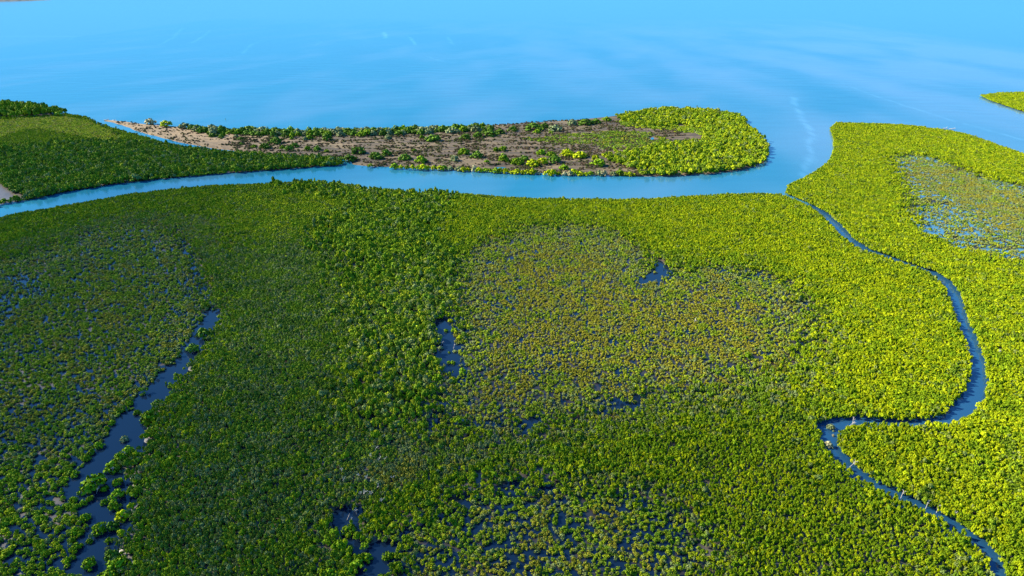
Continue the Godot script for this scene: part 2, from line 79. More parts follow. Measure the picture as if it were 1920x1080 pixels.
var dead_trees := [[-43.0,-128.0,2.1], [-42.2,-122.3,2.3], [-43.5,-119.5,1.4], [-40.1,-127.5,2.7], [-39.2,-130.0,2.1], [-36.5,-125.5,2.1], [-43.6,-144.1,2.9], [-42.7,-146.0,2.3], [-40.7,-141.8,1.9], [-39.1,-142.3,1.6], [-42.2,-128.6,3.0], [-42.5,-134.2,2.2], [-44.5,-135.2,1.9], [-48.5,-134.2,1.5], [-44.4,-120.4,1.1], [-35.4,-134.2,1.8], [-40.4,-151.4,1.7], [-37.2,-159.1,1.7], [-45.0,-177.9,2.3], [-40.0,-172.7,2.2], [-50.0,-137.4,1.6], [-28.3,-208.6,1.7], [-23.0,-205.9,1.3], [109.1,-159.1,2.1], [110.8,-159.9,1.6], [100.3,-140.5,2.2], [108.6,-128.0,1.8], [113.3,-124.2,1.8], [115.4,-122.8,1.5], [76.3,-225.5,2.0], [118.2,-121.0,1.7], [-117.1,-144.1,1.5], [-117.8,-138.3,1.6], [-117.5,-130.0,0.9], [-108.2,-116.0,1.1], [203.1,-573.4,6.9], [204.0,-567.0,5.9], [186.5,-200.9,2.1], [167.7,-175.7,1.5]]
var driftwood_logs := [[-415.6,-643.0,4.9], [-406.4,-640.4,4.4], [-379.6,-627.4,4.3], [-390.0,-632.5,3.2], [-39.4,-614.9,4.2], [-29.0,-617.4,3.7], [424.0,-600.5,5.1], [418.8,-602.9,3.6]]
var slicks := [[[212.2,-443.9,2.4], [246.8,-505.7,3.5], [280.8,-584.4,4.0], [308.0,-673.6,4.0], [347.1,-791.2,4.0]], [[454.1,-853.9,1.4], [448.5,-719.8,1.8], [452.5,-632.5,1.6], [462.3,-558.6,1.9], [480.4,-505.7,1.8]], [[-524.8,-1280.8,3.1], [-570.4,-1442.5,3.5], [-592.2,-1573.7,2.5]], [[-721.6,-1479.6,3.6], [-760.1,-1617.6,3.9], [-847.7,-1878.1,3.0]], [[-768.3,-1442.5,2.3], [-840.1,-1648.2,4.0], [-977.7,-1983.8,3.2]], [[-349.3,-1819.7,7.3], [-306.6,-1617.6,6.5]], [[-251.4,-1648.2,5.3], [-211.9,-1442.5,4.7]], [[-430.7,-1442.5,2.3], [-437.8,-1532.0,2.5]], [[-158.8,-1648.2,4.0], [-128.0,-1442.5,3.5]], [[-160.5,-1234.4,3.0], [-122.0,-1150.5,1.9], [-92.1,-1127.4,1.8]], [[-1108.8,-1729.9,2.8], [-1164.3,-1919.0,3.1]], [[-1050.2,-1573.7,2.5], [-1155.7,-1782.7,2.9]]]

const UP := Vector3.UP
var rng := RandomNumberGenerator.new()
var n_patch := FastNoiseLite.new()
var n_fine := FastNoiseLite.new()
var n_big := FastNoiseLite.new()
var names := {}
var boxes := {}

# leaf colours of the kinds that grow here (linear)
var LEAF := [
	Color(0.275, 0.335, 0.003),   # young yellow green
	Color(0.122, 0.215, 0.005),   # fresh green
	Color(0.070, 0.142, 0.010),   # deep green
	Color(0.160, 0.200, 0.080),   # silvery grey green
	Color(0.225, 0.212, 0.016),   # olive
	Color(0.300, 0.290, 0.150),   # pale dry
]
var TONE := ["yellow green", "bright green", "dark green", "silvery green", "olive green", "pale straw"]

# stands of one kind of mangrove: share of each leaf colour, crown radius, height, how far the edge is mixed
var STAND := {
	"yellow": [[0.74, 0.2, 0.02, 0.04, 0, 0], 0.38, 0.56, 1.65, 2.16, 14.0],
	"yellow2": [[0.66, 0.26, 0.02, 0.06, 0, 0], 0.4, 0.61, 1.65, 2.28, 10.0],
	"lime": [[0.5, 0.4, 0.05, 0.05, 0, 0], 0.4, 0.58, 1.65, 2.16, 10.0],
	"lime_south": [[0.42, 0.5, 0.05, 0.03, 0, 0], 0.32, 0.46, 1.52, 2.02, 14.0],
	"grey_rim": [[0.08, 0.25, 0.12, 0.5, 0.05, 0], 0.37, 0.56, 1.39, 1.9, 7.0],
	"grey_south": [[0.05, 0.25, 0.15, 0.5, 0.05, 0], 0.37, 0.56, 1.27, 1.65, 6.0],
	"grey_mid": [[0.05, 0.36, 0.25, 0.34, 0, 0], 0.38, 0.56, 1.65, 2.16, 16.0],
	"grey_west": [[0.1, 0.3, 0.15, 0.4, 0.05, 0], 0.37, 0.52, 1.27, 1.65, 8.0],
	"tall": [[0.18, 0.46, 0.26, 0.1, 0, 0], 0.74, 1.29, 2.82, 3.94, 13.0],
	"tall_low": [[0.24, 0.36, 0.14, 0.26, 0, 0], 0.63, 1.12, 2.11, 3.43, 12.0],
	"ridge": [[0.4, 0.4, 0.08, 0.12, 0, 0], 0.41, 0.61, 1.58, 2.2, 12.0],
	"bank_green": [[0.1, 0.6, 0.3, 0, 0, 0], 0.67, 1.11, 1.83, 2.82, 3.0],
	"pond_green": [[0.15, 0.55, 0.3, 0, 0, 0], 0.67, 1.11, 1.97, 2.82, 3.0],
	"pond_green2": [[0.2, 0.6, 0.2, 0, 0, 0], 0.59, 0.96, 1.69, 2.25, 3.0],
	"peninsula": [[0.55, 0.28, 0.07, 0.1, 0, 0], 0.9, 1.9, 2.0, 4.6, 3.0],
	"spit_scrub": [[0.1, 0.35, 0.35, 0.1, 0.1, 0], 0.8, 1.3, 0.9, 1.6, 3.0],
	"spit_scrub2": [[0.45, 0.35, 0.1, 0.1, 0, 0], 1.0, 1.7, 1.3, 2.2, 4.0],
	"west_dark": [[0.06, 0.46, 0.36, 0.12, 0, 0], 0.8, 1.5, 2.2, 4.2, 10.0],
	"west_head": [[0.1, 0.5, 0.4, 0, 0, 0], 1.8, 2.8, 5.0, 8.0, 3.0],
}
var PLAIN := [[0.3, 0.48, 0.12, 0.1, 0, 0], 0.40, 0.60, 1.55, 2.15, 0.0]
# open flats: leaf shares, share of spots that carry a shrub, radius, height
var FLAT := {
	"heart_core": [[0.20, 0.08, 0.0, 0.14, 0.58, 0.0], 0.50, 0.40, 0.68, 0.6, 1.05, 13.0],
	"east_core": [[0.12, 0.06, 0.0, 0.44, 0.38, 0.0], 0.50, 0.42, 0.7, 0.6, 1.0, 12.0],
	"bottom_core": [[0.14, 0.3, 0.06, 0.15, 0.35, 0.0], 0.44, 0.42, 0.75, 0.6, 1.1, 10.0],
	"heart": [[0.30, 0.22, 0.0, 0.42, 0.06, 0], 0.40, 0.42, 0.76, 0.7, 1.3, 8.0],
	"west_core": [[0.10, 0.42, 0.08, 0.16, 0.24, 0], 0.50, 0.42, 0.7, 0.6, 1.1, 14.0],
	"west_near": [[0.3, 0.5, 0.08, 0.12, 0, 0], 0.30, 0.55, 1.0, 0.8, 1.6, 8.0],
	"west_flat": [[0.14, 0.36, 0.05, 0.40, 0.05, 0], 0.37, 0.45, 0.8, 0.7, 1.3, 6.0],
	"bottom_flat": [[0.2, 0.46, 0.08, 0.2, 0.06, 0], 0.38, 0.5, 0.85, 0.7, 1.4, 6.0],
	"east_flat": [[0.3, 0.14, 0.0, 0.5, 0.06, 0], 0.24, 0.45, 0.75, 0.6, 1.1, 9.0],
	"far_flat": [[0.45, 0.25, 0.0, 0.15, 0.15, 0], 0.42, 0.65, 0.95, 0.8, 1.3, 5.0],
}
# where each cloud's shade falls (x, z), its width, height, depth, density
var CLOUDS := [
	[-235.0, -235.0, 190.0, 90.0, 380.0, 0.0046, "soft white cloud shading the left hand flats"],
	[-300.0, -470.0, 420.0, 80.0, 180.0, 0.0030, "long white cloud shading the far left forest"],
	[-30.0, -132.0, 340.0, 80.0, 130.0, 0.0036, "added unseen cloud darkening the nearest canopy"],  # added out of view, only to dim the ground nearest the camera
]

func _ready() -> void:
	rng.seed = 7
	# ---------------------------------------------------------------- camera
	var cam := Camera3D.new()
	cam.name = "camera"
	cam.fov = 50.0
	cam.near = 0.5
	cam.far = 30000.0
	cam.position = Vector3(0, 130, 0)
	cam.rotation_degrees = Vector3(-26.6, 0, 0)
	add_child(cam)
	cam.current = true
	# ---------------------------------------------------------------- sky, sun, exposure
	var sm := ProceduralSkyMaterial.new()
	sm.sky_top_color = Color(0.19, 0.41, 0.66)
	sm.sky_horizon_color = Color(0.26, 0.50, 0.65)
	sm.sky_curve = 0.16
	sm.ground_horizon_color = Color(0.24, 0.50, 0.66)
	sm.ground_bottom_color = Color(0.08, 0.2, 0.3)
	var sky := Sky.new()
	sky.sky_material = sm
	var e := Environment.new()
	e.background_mode = Environment.BG_SKY
	e.sky = sky
	e.background_energy_multiplier = 1.0
	e.tonemap_mode = Environment.TONE_MAPPER_LINEAR
	e.tonemap_exposure = 3.7
	e.volumetric_fog_enabled = true
	e.volumetric_fog_density = 0.0
	e.sdfgi_enabled = true
	e.ssao_enabled = true
	e.ssil_enabled = true
	var we := WorldEnvironment.new()
	we.name = "environment"
	we.environment = e
	add_child(we)
	var sun := DirectionalLight3D.new()
	sun.name = "sun"
	sun.light_color = Color(1.0, 0.95, 0.85)
	sun.light_energy = 1.6
	sun.light_angular_distance = 0.5
	sun.shadow_enabled = true
	var towards := Vector3(-0.97 * cos(deg_to_rad(35)), sin(deg_to_rad(35)), -0.25 * cos(deg_to_rad(35)))
	add_child(sun)
	sun.look_at_from_position(Vector3(0, 500, 0), Vector3(0, 500, 0) - towards, UP)

	build_clouds(towards)

	n_patch.seed = 3; n_patch.frequency = 0.16; n_patch.fractal_octaves = 2
	n_fine.seed = 5; n_fine.frequency = 0.9; n_fine.fractal_octaves = 2
	n_big.seed = 9; n_big.frequency = 0.02; n_big.fractal_octaves = 3
	for k in [["channel", 1.6], ["heart_west", 0.5], ["cleft", 1.0], ["heart_south", 0.8], ["heart_south2", 0.8]]:   # room for the crowns that lean over the water
		ponds[k[0]] = Geometry2D.offset_polygon(ponds[k[0]], k[1])[0]
	for d in [lands, ponds, flats, stands]:
		for k in d:
			var r := Rect2(d[k][0], Vector2.ZERO)
			for q in d[k]:
				r = r.expand(q)
			boxes[d[k]] = r

	build_sea()
	build_ground("mud_flat", Rect2(-410, -470, 900, 388), 1.6, ["near_forest", "east_forest"])
	build_ground("far_shore", Rect2(-760, -900, 1640, 560), 2.6, ["west_forest", "islet"])
	build_ground("sand_spit", Rect2(-480, -730, 760, 310), 1.8, ["spit"])
	build_headland()
	grow()
	spit_plants()
	dead_wood()

# ------------------------------------------------------------------ small helpers
func numbered(called: String) -> String:
	names[called] = names.get(called, -1) + 1
	return called if names[called] == 0 else "%s_%03d" % [called, names[called]]

func thing(called: String, label: String, category: String, at: Vector3, group := "") -> Node3D:
	var o := Node3D.new()
	o.name = numbered(called)
	add_child(o)
	o.position = at
	o.set_meta("label", label)
	o.set_meta("category", category)
	if group:
		o.set_meta("group", group)
	return o

func part(called: String, mesh: Mesh, m: Material, parent: Node) -> MeshInstance3D:
	var o := MeshInstance3D.new()
	o.name = called
	o.mesh = mesh
	if m:
		o.material_override = m
	parent.add_child(o, true)
	return o

func inside(d: Dictionary, k: String, p: Vector2) -> bool:
	var q: PackedVector2Array = d[k]
	return boxes[q].has_point(p) and Geometry2D.is_point_in_polygon(p, q)

func in_ponds(q: Vector2) -> bool:
	var p := q + Vector2(n_patch.get_noise_2d(q.x * 1.5, q.y * 1.5), n_patch.get_noise_2d(q.x * 1.5 + 90.0, q.y * 1.5)) * (3.0 if q.x < -20.0 and q.y > -300.0 else 4.0)
	for k in ponds:
		if inside(ponds, k, p):
			return true
	return false

func patchy(p: Vector2) -> bool:       # flooded but still dotted with shrubs
	return inside(ponds, "west_pond", p) or inside(ponds, "west_pond2", p) or inside(ponds, "west_rim", p) or inside(ponds, "east_pond", p) or inside(ponds, "heart_rim", p)

func creek_gap(p: Vector2) -> float:   # metres from the water's edge of the side creek, negative in the water
	var best := 99.0
	if p.x < 40.0 or p.y < -420.0:
		return best
	for i in creek_line.size() - 1:
		var a = creek_line[i]
		var b = creek_line[i + 1]
		var pa := Vector2(a[0], a[1])
		var ab := Vector2(b[0] - a[0], b[1] - a[1])
		var t := clampf((p - pa).dot(ab) / ab.length_squared(), 0.0, 1.0)
		best = minf(best, (p - pa - ab * t).length() - 0.5 * lerpf(a[2], b[2], t))
	return best

func wobble(p: Vector2, amount: float) -> Vector2:
	return p + Vector2(n_patch.get_noise_2d(p.x, p.y), n_patch.get_noise_2d(p.x + 300.0, p.y)) * amount * 1.6 + Vector2(rng.randf_range(-1, 1), rng.randf_range(-1, 1)) * amount * 0.7

func ordinal(n: int) -> String:
	var one := ["", "first", "second", "third", "fourth", "fifth", "sixth", "seventh", "eighth", "ninth", "tenth", "eleventh", "twelfth", "thirteenth", "fourteenth", "fifteenth", "sixteenth", "seventeenth", "eighteenth", "nineteenth"]
	var ten := ["", "", "twenty", "thirty", "forty", "fifty", "sixty", "seventy", "eighty", "ninety"]
	var tenth := ["", "", "twentieth", "thirtieth", "fortieth", "fiftieth", "sixtieth", "seventieth", "eightieth", "ninetieth"]
	if n < 20:
		return one[n]
	return tenth[n / 10] if n % 10 == 0 else ten[n / 10] + " " + one[n % 10]

# ------------------------------------------------------------------ unseen clouds between sun and stands, the last added to darken the near ground
func build_clouds(towards: Vector3) -> void:
	for c in CLOUDS:
		var fm := FogMaterial.new()
		fm.albedo = Color(0.95, 0.96, 0.98)
		fm.density = c[5]
		var o := FogVolume.new()
		o.name = numbered("cloud")
		o.shape = RenderingServer.FOG_VOLUME_SHAPE_ELLIPSOID
		o.size = Vector3(c[2], c[3], c[4])
		o.material = fm
		o.position = Vector3(c[0], 0, c[1]) + towards * (620.0 / towards.y)
		o.set_meta("label", c[6])
		o.set_meta("category", "cloud")
		o.set_meta("group", "fair weather clouds")
		add_child(o)

# ------------------------------------------------------------------ water
func build_sea() -> void:
	var w := 1280
	var h := 1280
	var x0 := -1100.0
	var z0 := -2500.0
	var size := Vector2(2200.0, 2300.0)
	var streak := FastNoiseLite.new()
	streak.seed = 21; streak.frequency = 0.011; streak.fractal_octaves = 3
	var im := Image.create(w, h, false, Image.FORMAT_RGB8)
	var base := Color(0.008, 0.092, 0.145)
	var milky := Color(0.082, 0.145, 0.215)
	var deep := Color(0.006, 0.078, 0.132)
	for j in h:
		for i in w:
			var x := x0 + size.x * (i + 0.5) / w
			var z := z0 + size.y * (j + 0.5) / h
			var edge := clampf(minf(minf(i, w - 1 - i) / 120.0, minf(j / 800.0, (h - 1 - j) / 60.0)), 0.0, 1.0)
			var a := n_big.get_noise_2d(x * 0.22, z * 0.10) * edge
			var s := streak.get_noise_2d((x * 0.45 + z * 0.2) * 1.5, (z * 0.5 - x * 0.15) * 0.5)
			var c := base.lerp(milky, clampf(a * 0.45 + 0.12 + (x / 1700.0) * edge, 0.0, 0.6)).lerp(deep, clampf(-a * 0.8, 0.0, 0.5))
			c = c.lerp(milky, clampf(s * 0.35, 0.0, 0.2) * edge)
			im.set_pixel(i, j, c.linear_to_srgb())
	for q in slicks:                       # windrows of foam and silt
		for k in q.size() - 1:
			var a := Vector2(q[k][0], q[k][1])
			var b := Vector2(q[k + 1][0], q[k + 1][1])
			var n := int(a.distance_to(b) / 4.0) + 1
			for t in n:
				var p := a.lerp(b, float(t) / n) + Vector2(n_patch.get_noise_2d(a.x + t * 0.5, 5.0), n_patch.get_noise_2d(a.y, t * 0.5)) * 4.0
				if rng.randf() < 0.2:
					continue
				var r: float = lerpf(q[k][2], q[k + 1][2], float(t) / n) * rng.randf_range(0.5, 1.3)
				var u := int((p.x - x0) / size.x * w)
				var v := int((p.y - z0) / size.y * h)
				var ru := maxi(1, int(r / size.x * w))
				var rv := ru * 3
				for dv in range(-rv, rv + 1):
					for du in range(-ru, ru + 1):
						if u + du >= 0 and u + du < w and v + dv >= 0 and v + dv < h:
							var f := 1.0 - Vector2(du, dv / 3.0).length() / (ru + 0.7)
							if f > 0.0:
								im.set_pixel(u + du, v + dv, im.get_pixel(u + du, v + dv).lerp(Color(0.42, 0.62, 0.74), 0.13 * f))
	var m := StandardMaterial3D.new()
	m.albedo_texture = ImageTexture.create_from_image(im)
	m.texture_repeat = false
	m.roughness = 0.16
	m.metallic_specular = 0.36
	var st := SurfaceTool.new()
	st.begin(Mesh.PRIMITIVE_TRIANGLES)
	# open water in view carries low wind ripples; a flat sheet runs on to the horizon around it
	var gx := 300
	var gz := 250
	var area := Rect2(-900, -1640, 1800, 1300)
	var wave := FastNoiseLite.new()
	wave.seed = 51; wave.frequency = 0.045; wave.fractal_octaves = 2
	var hs := PackedFloat32Array()
	for j in gz + 1:
		for i in gx + 1:
			var x := area.position.x + area.size.x * i / gx
			var z := area.position.y + area.size.y * j / gz
			var rim := clampf(minf(minf(i, gx - i) / 20.0, minf((gz - j) / 12.0, j / 130.0)), 0.0, 1.0)
			hs.append(wave.get_noise_2d(x * 0.32 + z * 0.1, z * 1.5) * 0.17 * rim)
	for j in gz:
		for i in gx:
			for k in [[0, 0], [1, 0], [1, 1], [0, 0], [1, 1], [0, 1]]:
				var a: int = i + k[0]
				var b: int = j + k[1]
				var n := b * (gx + 1) + a
				var x := area.position.x + area.size.x * a / gx
				var z := area.position.y + area.size.y * b / gz
				var dx := (hs[b * (gx + 1) + mini(a + 1, gx)] - hs[b * (gx + 1) + maxi(a - 1, 0)]) / (2.0 * area.size.x / gx)
				var dz := (hs[mini(b + 1, gz) * (gx + 1) + a] - hs[maxi(b - 1, 0) * (gx + 1) + a]) / (2.0 * area.size.y / gz)
				st.set_normal(Vector3(-dx, 1.0, -dz).normalized())
				st.set_uv(Vector2((x - x0) / size.x, (z - z0) / size.y))
				st.add_vertex(Vector3(x, hs[n], z))
	var e := area.end
	for q in [[Vector2(-16000, -22000), Vector2(16000, area.position.y)], [Vector2(-16000, area.position.y), Vector2(area.position.x, e.y)], [Vector2(e.x, area.position.y), Vector2(16000, e.y)], [Vector2(-16000, e.y), Vector2(16000, 800)]]:
		for k in [[0, 0], [1, 0], [1, 1], [0, 0], [1, 1], [0, 1]]:
			var x: float = q[k[0]].x
			var z: float = q[k[1]].y
			st.set_normal(UP)
			st.set_uv(Vector2((x - x0) / size.x, (z - z0) / size.y))
			st.add_vertex(Vector3(x, 0, z))
	part("sea", st.commit(), m, self).set_meta("kind", "structure")

	# still tannin-dark pools behind the trees, a finger's breadth above the tide
	var pm := StandardMaterial3D.new()
	pm.albedo_color = Color(0.003, 0.009, 0.022).linear_to_srgb()
	pm.roughness = 0.08
	pm.metallic_specular = 0.36
	for spot in [["west_flat", "channel"], ["heart", "heart_west"], ["bottom_flat", "bottom_channel"]]:
		var r: Rect2 = boxes[flats[spot[0]]].merge(boxes[ponds[spot[1]]])
		r = r.intersection(Rect2(-400, -340, 560, 262))
		pool(r.grow(6.0), pm)

	# the side creek runs clearer and darker than the silty bay
	var cm := StandardMaterial3D.new()
	cm.albedo_color = Color(0.009, 0.042, 0.090).linear_to_srgb()
	cm.roughness = 0.12
	cm.metallic_specular = 0.36
	st = SurfaceTool.new()
	st.begin(Mesh.PRIMITIVE_TRIANGLES)
	var bank := []
	for i in range(1, creek_line.size()):
		var c := Vector2(creek_line[i][0], creek_line[i][1])
		var ahead := creek_line[mini(i + 1, creek_line.size() - 1)] as Array
		var back := creek_line[i - 1] as Array
		var side: Vector2 = Vector2(ahead[0] - back[0], ahead[1] - back[1]).normalized().orthogonal() * (creek_line[i][2] * 0.5 + 2.6)
		bank.append([Vector3(c.x + side.x, 0.12, c.y + side.y), Vector3(c.x - side.x, 0.12, c.y - side.y)])
	for i in bank.size() - 1:
		for v in [bank[i][0], bank[i + 1][1], bank[i][1], bank[i][0], bank[i + 1][0], bank[i + 1][1]]:
			st.set_normal(UP)
			st.add_vertex(v)
	part("creek_water", st.commit(), cm, self).set_meta("kind", "structure")

func pool(r: Rect2, m: Material) -> void:
	var st := SurfaceTool.new()
	st.begin(Mesh.PRIMITIVE_TRIANGLES)
	var cell := 4.0
	for j in int(r.size.y / cell):
		for i in int(r.size.x / cell):
			var p := r.position + Vector2(i, j) * cell
			var c := p + Vector2(cell, cell) * 0.5
			if creek_gap(c) < 5.0 or not (inside(lands, "near_forest", c) and inside(lands, "near_forest", c + Vector2(0, -8)) and inside(lands, "near_forest", c + Vector2(8, 0))):
				continue
			for k in [[0, 0], [1, 0], [1, 1], [0, 0], [1, 1], [0, 1]]:
				st.set_normal(UP)
				st.add_vertex(Vector3(p.x + k[0] * cell, 0.03, p.y + k[1] * cell))
	part(numbered("pool_water"), st.commit(), m, self).set_meta("kind", "structure")

# ------------------------------------------------------------------ ground
func build_ground(called: String, r: Rect2, cell: float, whose: Array) -> void:
	var w := int(r.size.x / cell) + 1
	var h := int(r.size.y / cell) + 1
	var y := PackedFloat32Array(); y.resize(w * h)
	var col := PackedColorArray(); col.resize(w * h)
	var near: bool = called == "mud_flat"
	var spit: bool = called == "sand_spit"
	for j in h:
		for i in w:
			var p := r.position + Vector2(i, j) * cell
			var n := j * w + i
			var on := false
			for k in whose:
				if inside(lands, k, p):
					on = true
					break
			var hgt := -1.4
			if on:
				var a := n_patch.get_noise_2d(p.x, p.y)
				var b := n_big.get_noise_2d(p.x, p.y)
				var f := n_fine.get_noise_2d(p.x, p.y)
				if spit:
					hgt = 0.9 + 0.5 * b + 0.25 * a
					col[n] = spit_colour(p, a, f)
				else:
					hgt = 0.4 + 0.15 * a
					col[n] = Color(0.030, 0.025, 0.018).lerp(Color(0.06, 0.05, 0.036), clampf(0.5 + f, 0, 1))
					for k in flats:
						if inside(flats, k, p):
							hgt = 0.075 + 0.24 * a + 0.1 * b
							if k.begins_with("heart") or k == "east_core":
								col[n] = Color(0.034, 0.031, 0.024).lerp(Color(0.062, 0.055, 0.046), clampf(0.5 + 1.2 * a + 0.5 * f, 0, 1))
							if k == "heart_core":
								hgt += 0.10
							elif k == "east_flat":
								hgt -= 0.10
							elif k.begins_with("west") or k.begins_with("bottom"):
								hgt -= 0.07
							col[n] = Color(0.008, 0.0075, 0.006).lerp(Color(0.022, 0.019, 0.015), clampf(0.5 + 1.2 * a + 0.5 * f, 0, 1))
							break
					if near:
						var gap := creek_gap(p)
						if gap < 3.0:
							hgt = lerpf(hgt, -1.2, clampf((3.0 - gap) / 2.0, 0, 1))
				if in_ponds(p):
					hgt = -0.55 if not spit else -0.2
			y[n] = hgt
	for times in (3 if spit else 1):                       # banks slope
		var s := y.duplicate()
		for j in range(1, h - 1):
			for i in range(1, w - 1):
				var n := j * w + i
				s[n] = (y[n] * 4.0 + y[n - 1] * 2.0 + y[n + 1] * 2.0 + y[n - w] * 2.0 + y[n + w] * 2.0 + y[n - w - 1] + y[n - w + 1] + y[n + w - 1] + y[n + w + 1]) / 16.0
		y = s
	var at := {}
	var pos := PackedVector3Array()
	var nor := PackedVector3Array()
	var vc := PackedColorArray()
	var idx := PackedInt32Array()
	var sand := Color(0.22, 0.165, 0.11)
	for j in range(1, h - 2):
		for i in range(1, w - 2):
			var n := j * w + i
			if maxf(maxf(y[n], y[n + 1]), maxf(y[n + w], y[n + w + 1])) < -0.3:
				continue
			var q := PackedInt32Array()
			for k in [n, n + 1, n + w + 1, n + w]:
				if not at.has(k):
					at[k] = pos.size()
					pos.append(Vector3(r.position.x + (k % w) * cell, y[k], r.position.y + (k / w) * cell))
					nor.append(Vector3(y[k - 1] - y[k + 1], 2.0 * cell, y[k - w] - y[k + w]).normalized())
					vc.append(col[k] if col[k].r > 0.0 else (sand if spit else Color(0.07, 0.055, 0.042)))
				q.append(at[k])
			idx.append_array([q[0], q[1], q[2], q[0], q[2], q[3]])
	var arr := []
	arr.resize(Mesh.ARRAY_MAX)
	arr[Mesh.ARRAY_VERTEX] = pos
	arr[Mesh.ARRAY_NORMAL] = nor
	arr[Mesh.ARRAY_COLOR] = vc
	arr[Mesh.ARRAY_INDEX] = idx
	var mesh := ArrayMesh.new()
	mesh.add_surface_from_arrays(Mesh.PRIMITIVE_TRIANGLES, arr)
	var m := StandardMaterial3D.new()
	m.vertex_color_use_as_albedo = true
	m.roughness = 0.95 if spit else 0.42
	part(called, mesh, m, self).set_meta("kind", "structure")

func spit_colour(p: Vector2, a: float, f: float) -> Color:
	var band := n_big.get_noise_2d(p.x * 0.9, p.y * 7.0)
	var band2 := n_patch.get_noise_2d(p.x * 0.13, p.y * 1.1)
	var c := Color(0.120, 0.082, 0.036).lerp(Color(0.28, 0.20, 0.085), clampf(0.5 + 2.6 * band, 0, 1))
	c = c.lerp(Color(0.070, 0.050, 0.036), clampf(band2 * 2.4 - 0.1, 0, 0.8))
	c = c.lerp(Color(0.50, 0.34, 0.16), clampf((-170.0 - p.x) / 90.0 + band2 * 0.6, 0, 0.85))     # bare sand at the narrow end
	c = c.lerp(Color(0.36, 0.26, 0.12), clampf(n_big.get_noise_2d(p.x + 900.0, p.y * 2.0) * 2.2 - 0.1, 0, 0.8))
	return c * (0.25 + 0.19 * f)

func build_headland() -> void:
	var a := Vector2(-4600, -3400)
	var b := Vector2(-3130, -4640)
	var st := SurfaceTool.new()
	st.begin(Mesh.PRIMITIVE_TRIANGLES)
	st.set_smooth_group(-1)
	var n := 90
	var side := (b - a).orthogonal().normalized()
	var rows := []
	for i in n + 1:
		var t := float(i) / n
		var c := a.lerp(b, t)
		var end := clampf(minf(t, 1.0 - t) * 9.0, 0.0, 1.0)
		var row := []
		for k in 7:
			var u := k / 6.0 * 2.0 - 1.0
			var q := c + side * u * 130.0 * (0.3 + 0.7 * end)
			row.append(Vector3(q.x, -1.0 + (1.0 - u * u) * end * (15.0 + 9.0 * n_big.get_noise_2d(q.x * 0.7, q.y * 0.7)) + n_patch.get_noise_2d(q.x, q.y) * 2.0, q.y))
		rows.append(row)
	for i in n:
		for k in 6:
			for v in [rows[i][k], rows[i + 1][k], rows[i + 1][k + 1], rows[i][k], rows[i + 1][k + 1], rows[i][k + 1]]:
				st.add_vertex(v)
	st.generate_normals()
	var m := StandardMaterial3D.new()
	m.albedo_color = Color(0.015, 0.03, 0.035).linear_to_srgb()
	m.roughness = 1.0
	part("far_headland", st.commit(), m, self).set_meta("kind", "structure")

# ------------------------------------------------------------------ plants
func leaf(st: SurfaceTool, c: Vector3, n: Vector3, soft: Vector3, s: float, tint: float) -> void:
	var t := n.cross(Vector3(rng.randf_range(-1, 1), rng.randf_range(-1, 1), rng.randf_range(-1, 1))).normalized()
	var b := n.cross(t)
	var v := [c + t * s, c + b * s * 0.75 - n * s * 0.25, c - t * s, c - b * s * 0.75 - n * s * 0.25]
	st.set_color(Color(tint, tint, tint))
	for k in [0, 2, 1, 0, 3, 2]:
		st.set_normal(soft)
		st.add_vertex(v[k])

# a crown one unit in radius and one high: clumps of leaves round a few boughs
func crown(seed_: int, lobes: int, per: int, s: float, low: float, dome: bool) -> ArrayMesh:
	rng.seed = seed_
	var st := SurfaceTool.new()
	st.begin(Mesh.PRIMITIVE_TRIANGLES)
	for k in lobes:
		var ang := k * 2.399 + rng.randf_range(-0.5, 0.5)
		var far := sqrt((k + 0.3) / lobes) * rng.randf_range(0.45, 0.9)
		var top := 0.80 - 0.42 * far * far + rng.randf_range(-0.18, 0.14)
		var lc := Vector3(cos(ang) * far, maxf(top, low + 0.1), sin(ang) * far)
		if dome:
			var up := asin(clampf(1.0 - (k + 0.2) / lobes * 0.95, -1, 1))
			lc = Vector3(cos(ang) * cos(up), 0, sin(ang) * cos(up)) * rng.randf_range(0.5, 0.85) + Vector3(0, 0.10 + sin(up) * rng.randf_range(0.45, 0.72), 0)
		var lr := rng.randf_range(0.2, 0.44)
		var bright := rng.randf_range(0.86, 1.14)
		for j in per:
			var d := Vector3(rng.randf_range(-1, 1), rng.randf_range(-0.55 if dome else -0.3, 1), rng.randf_range(-1, 1)).normalized()
			var c := lc + Vector3(d.x * lr, d.y * lr * 0.55, d.z * lr) * rng.randf_range(0.75, 1.08)
			if c.y < low:
				c.y = low + rng.randf() * 0.1
			var n := (d + Vector3(rng.randf_range(-1, 1), rng.randf_range(-1, 1), rng.randf_range(-1, 1)) * 0.55).normalized()
			leaf(st, c, n, (n * 0.7 + d).normalized(), s * rng.randf_range(0.7, 1.25), bright * rng.randf_range(0.8, 1.2))
	return st.commit()

func tube(st: SurfaceTool, a: Vector3, b: Vector3, ra: float, rb: float, sides := 5) -> void:
	var d := (b - a).normalized()
	var t := d.cross(Vector3(0.3, 0.2, 0.9)).normalized()
	var u := d.cross(t)
	for i in sides:
		var p := TAU * i / sides
		var q := TAU * (i + 1) / sides
		var n := t * cos(p) + u * sin(p)
		var m := t * cos(q) + u * sin(q)
		for w in [[a + n * ra, n], [b + m * rb, m], [a + m * ra, m], [a + n * ra, n], [b + n * rb, n], [b + m * rb, m]]:
			st.set_normal(w[1])
			st.add_vertex(w[0])

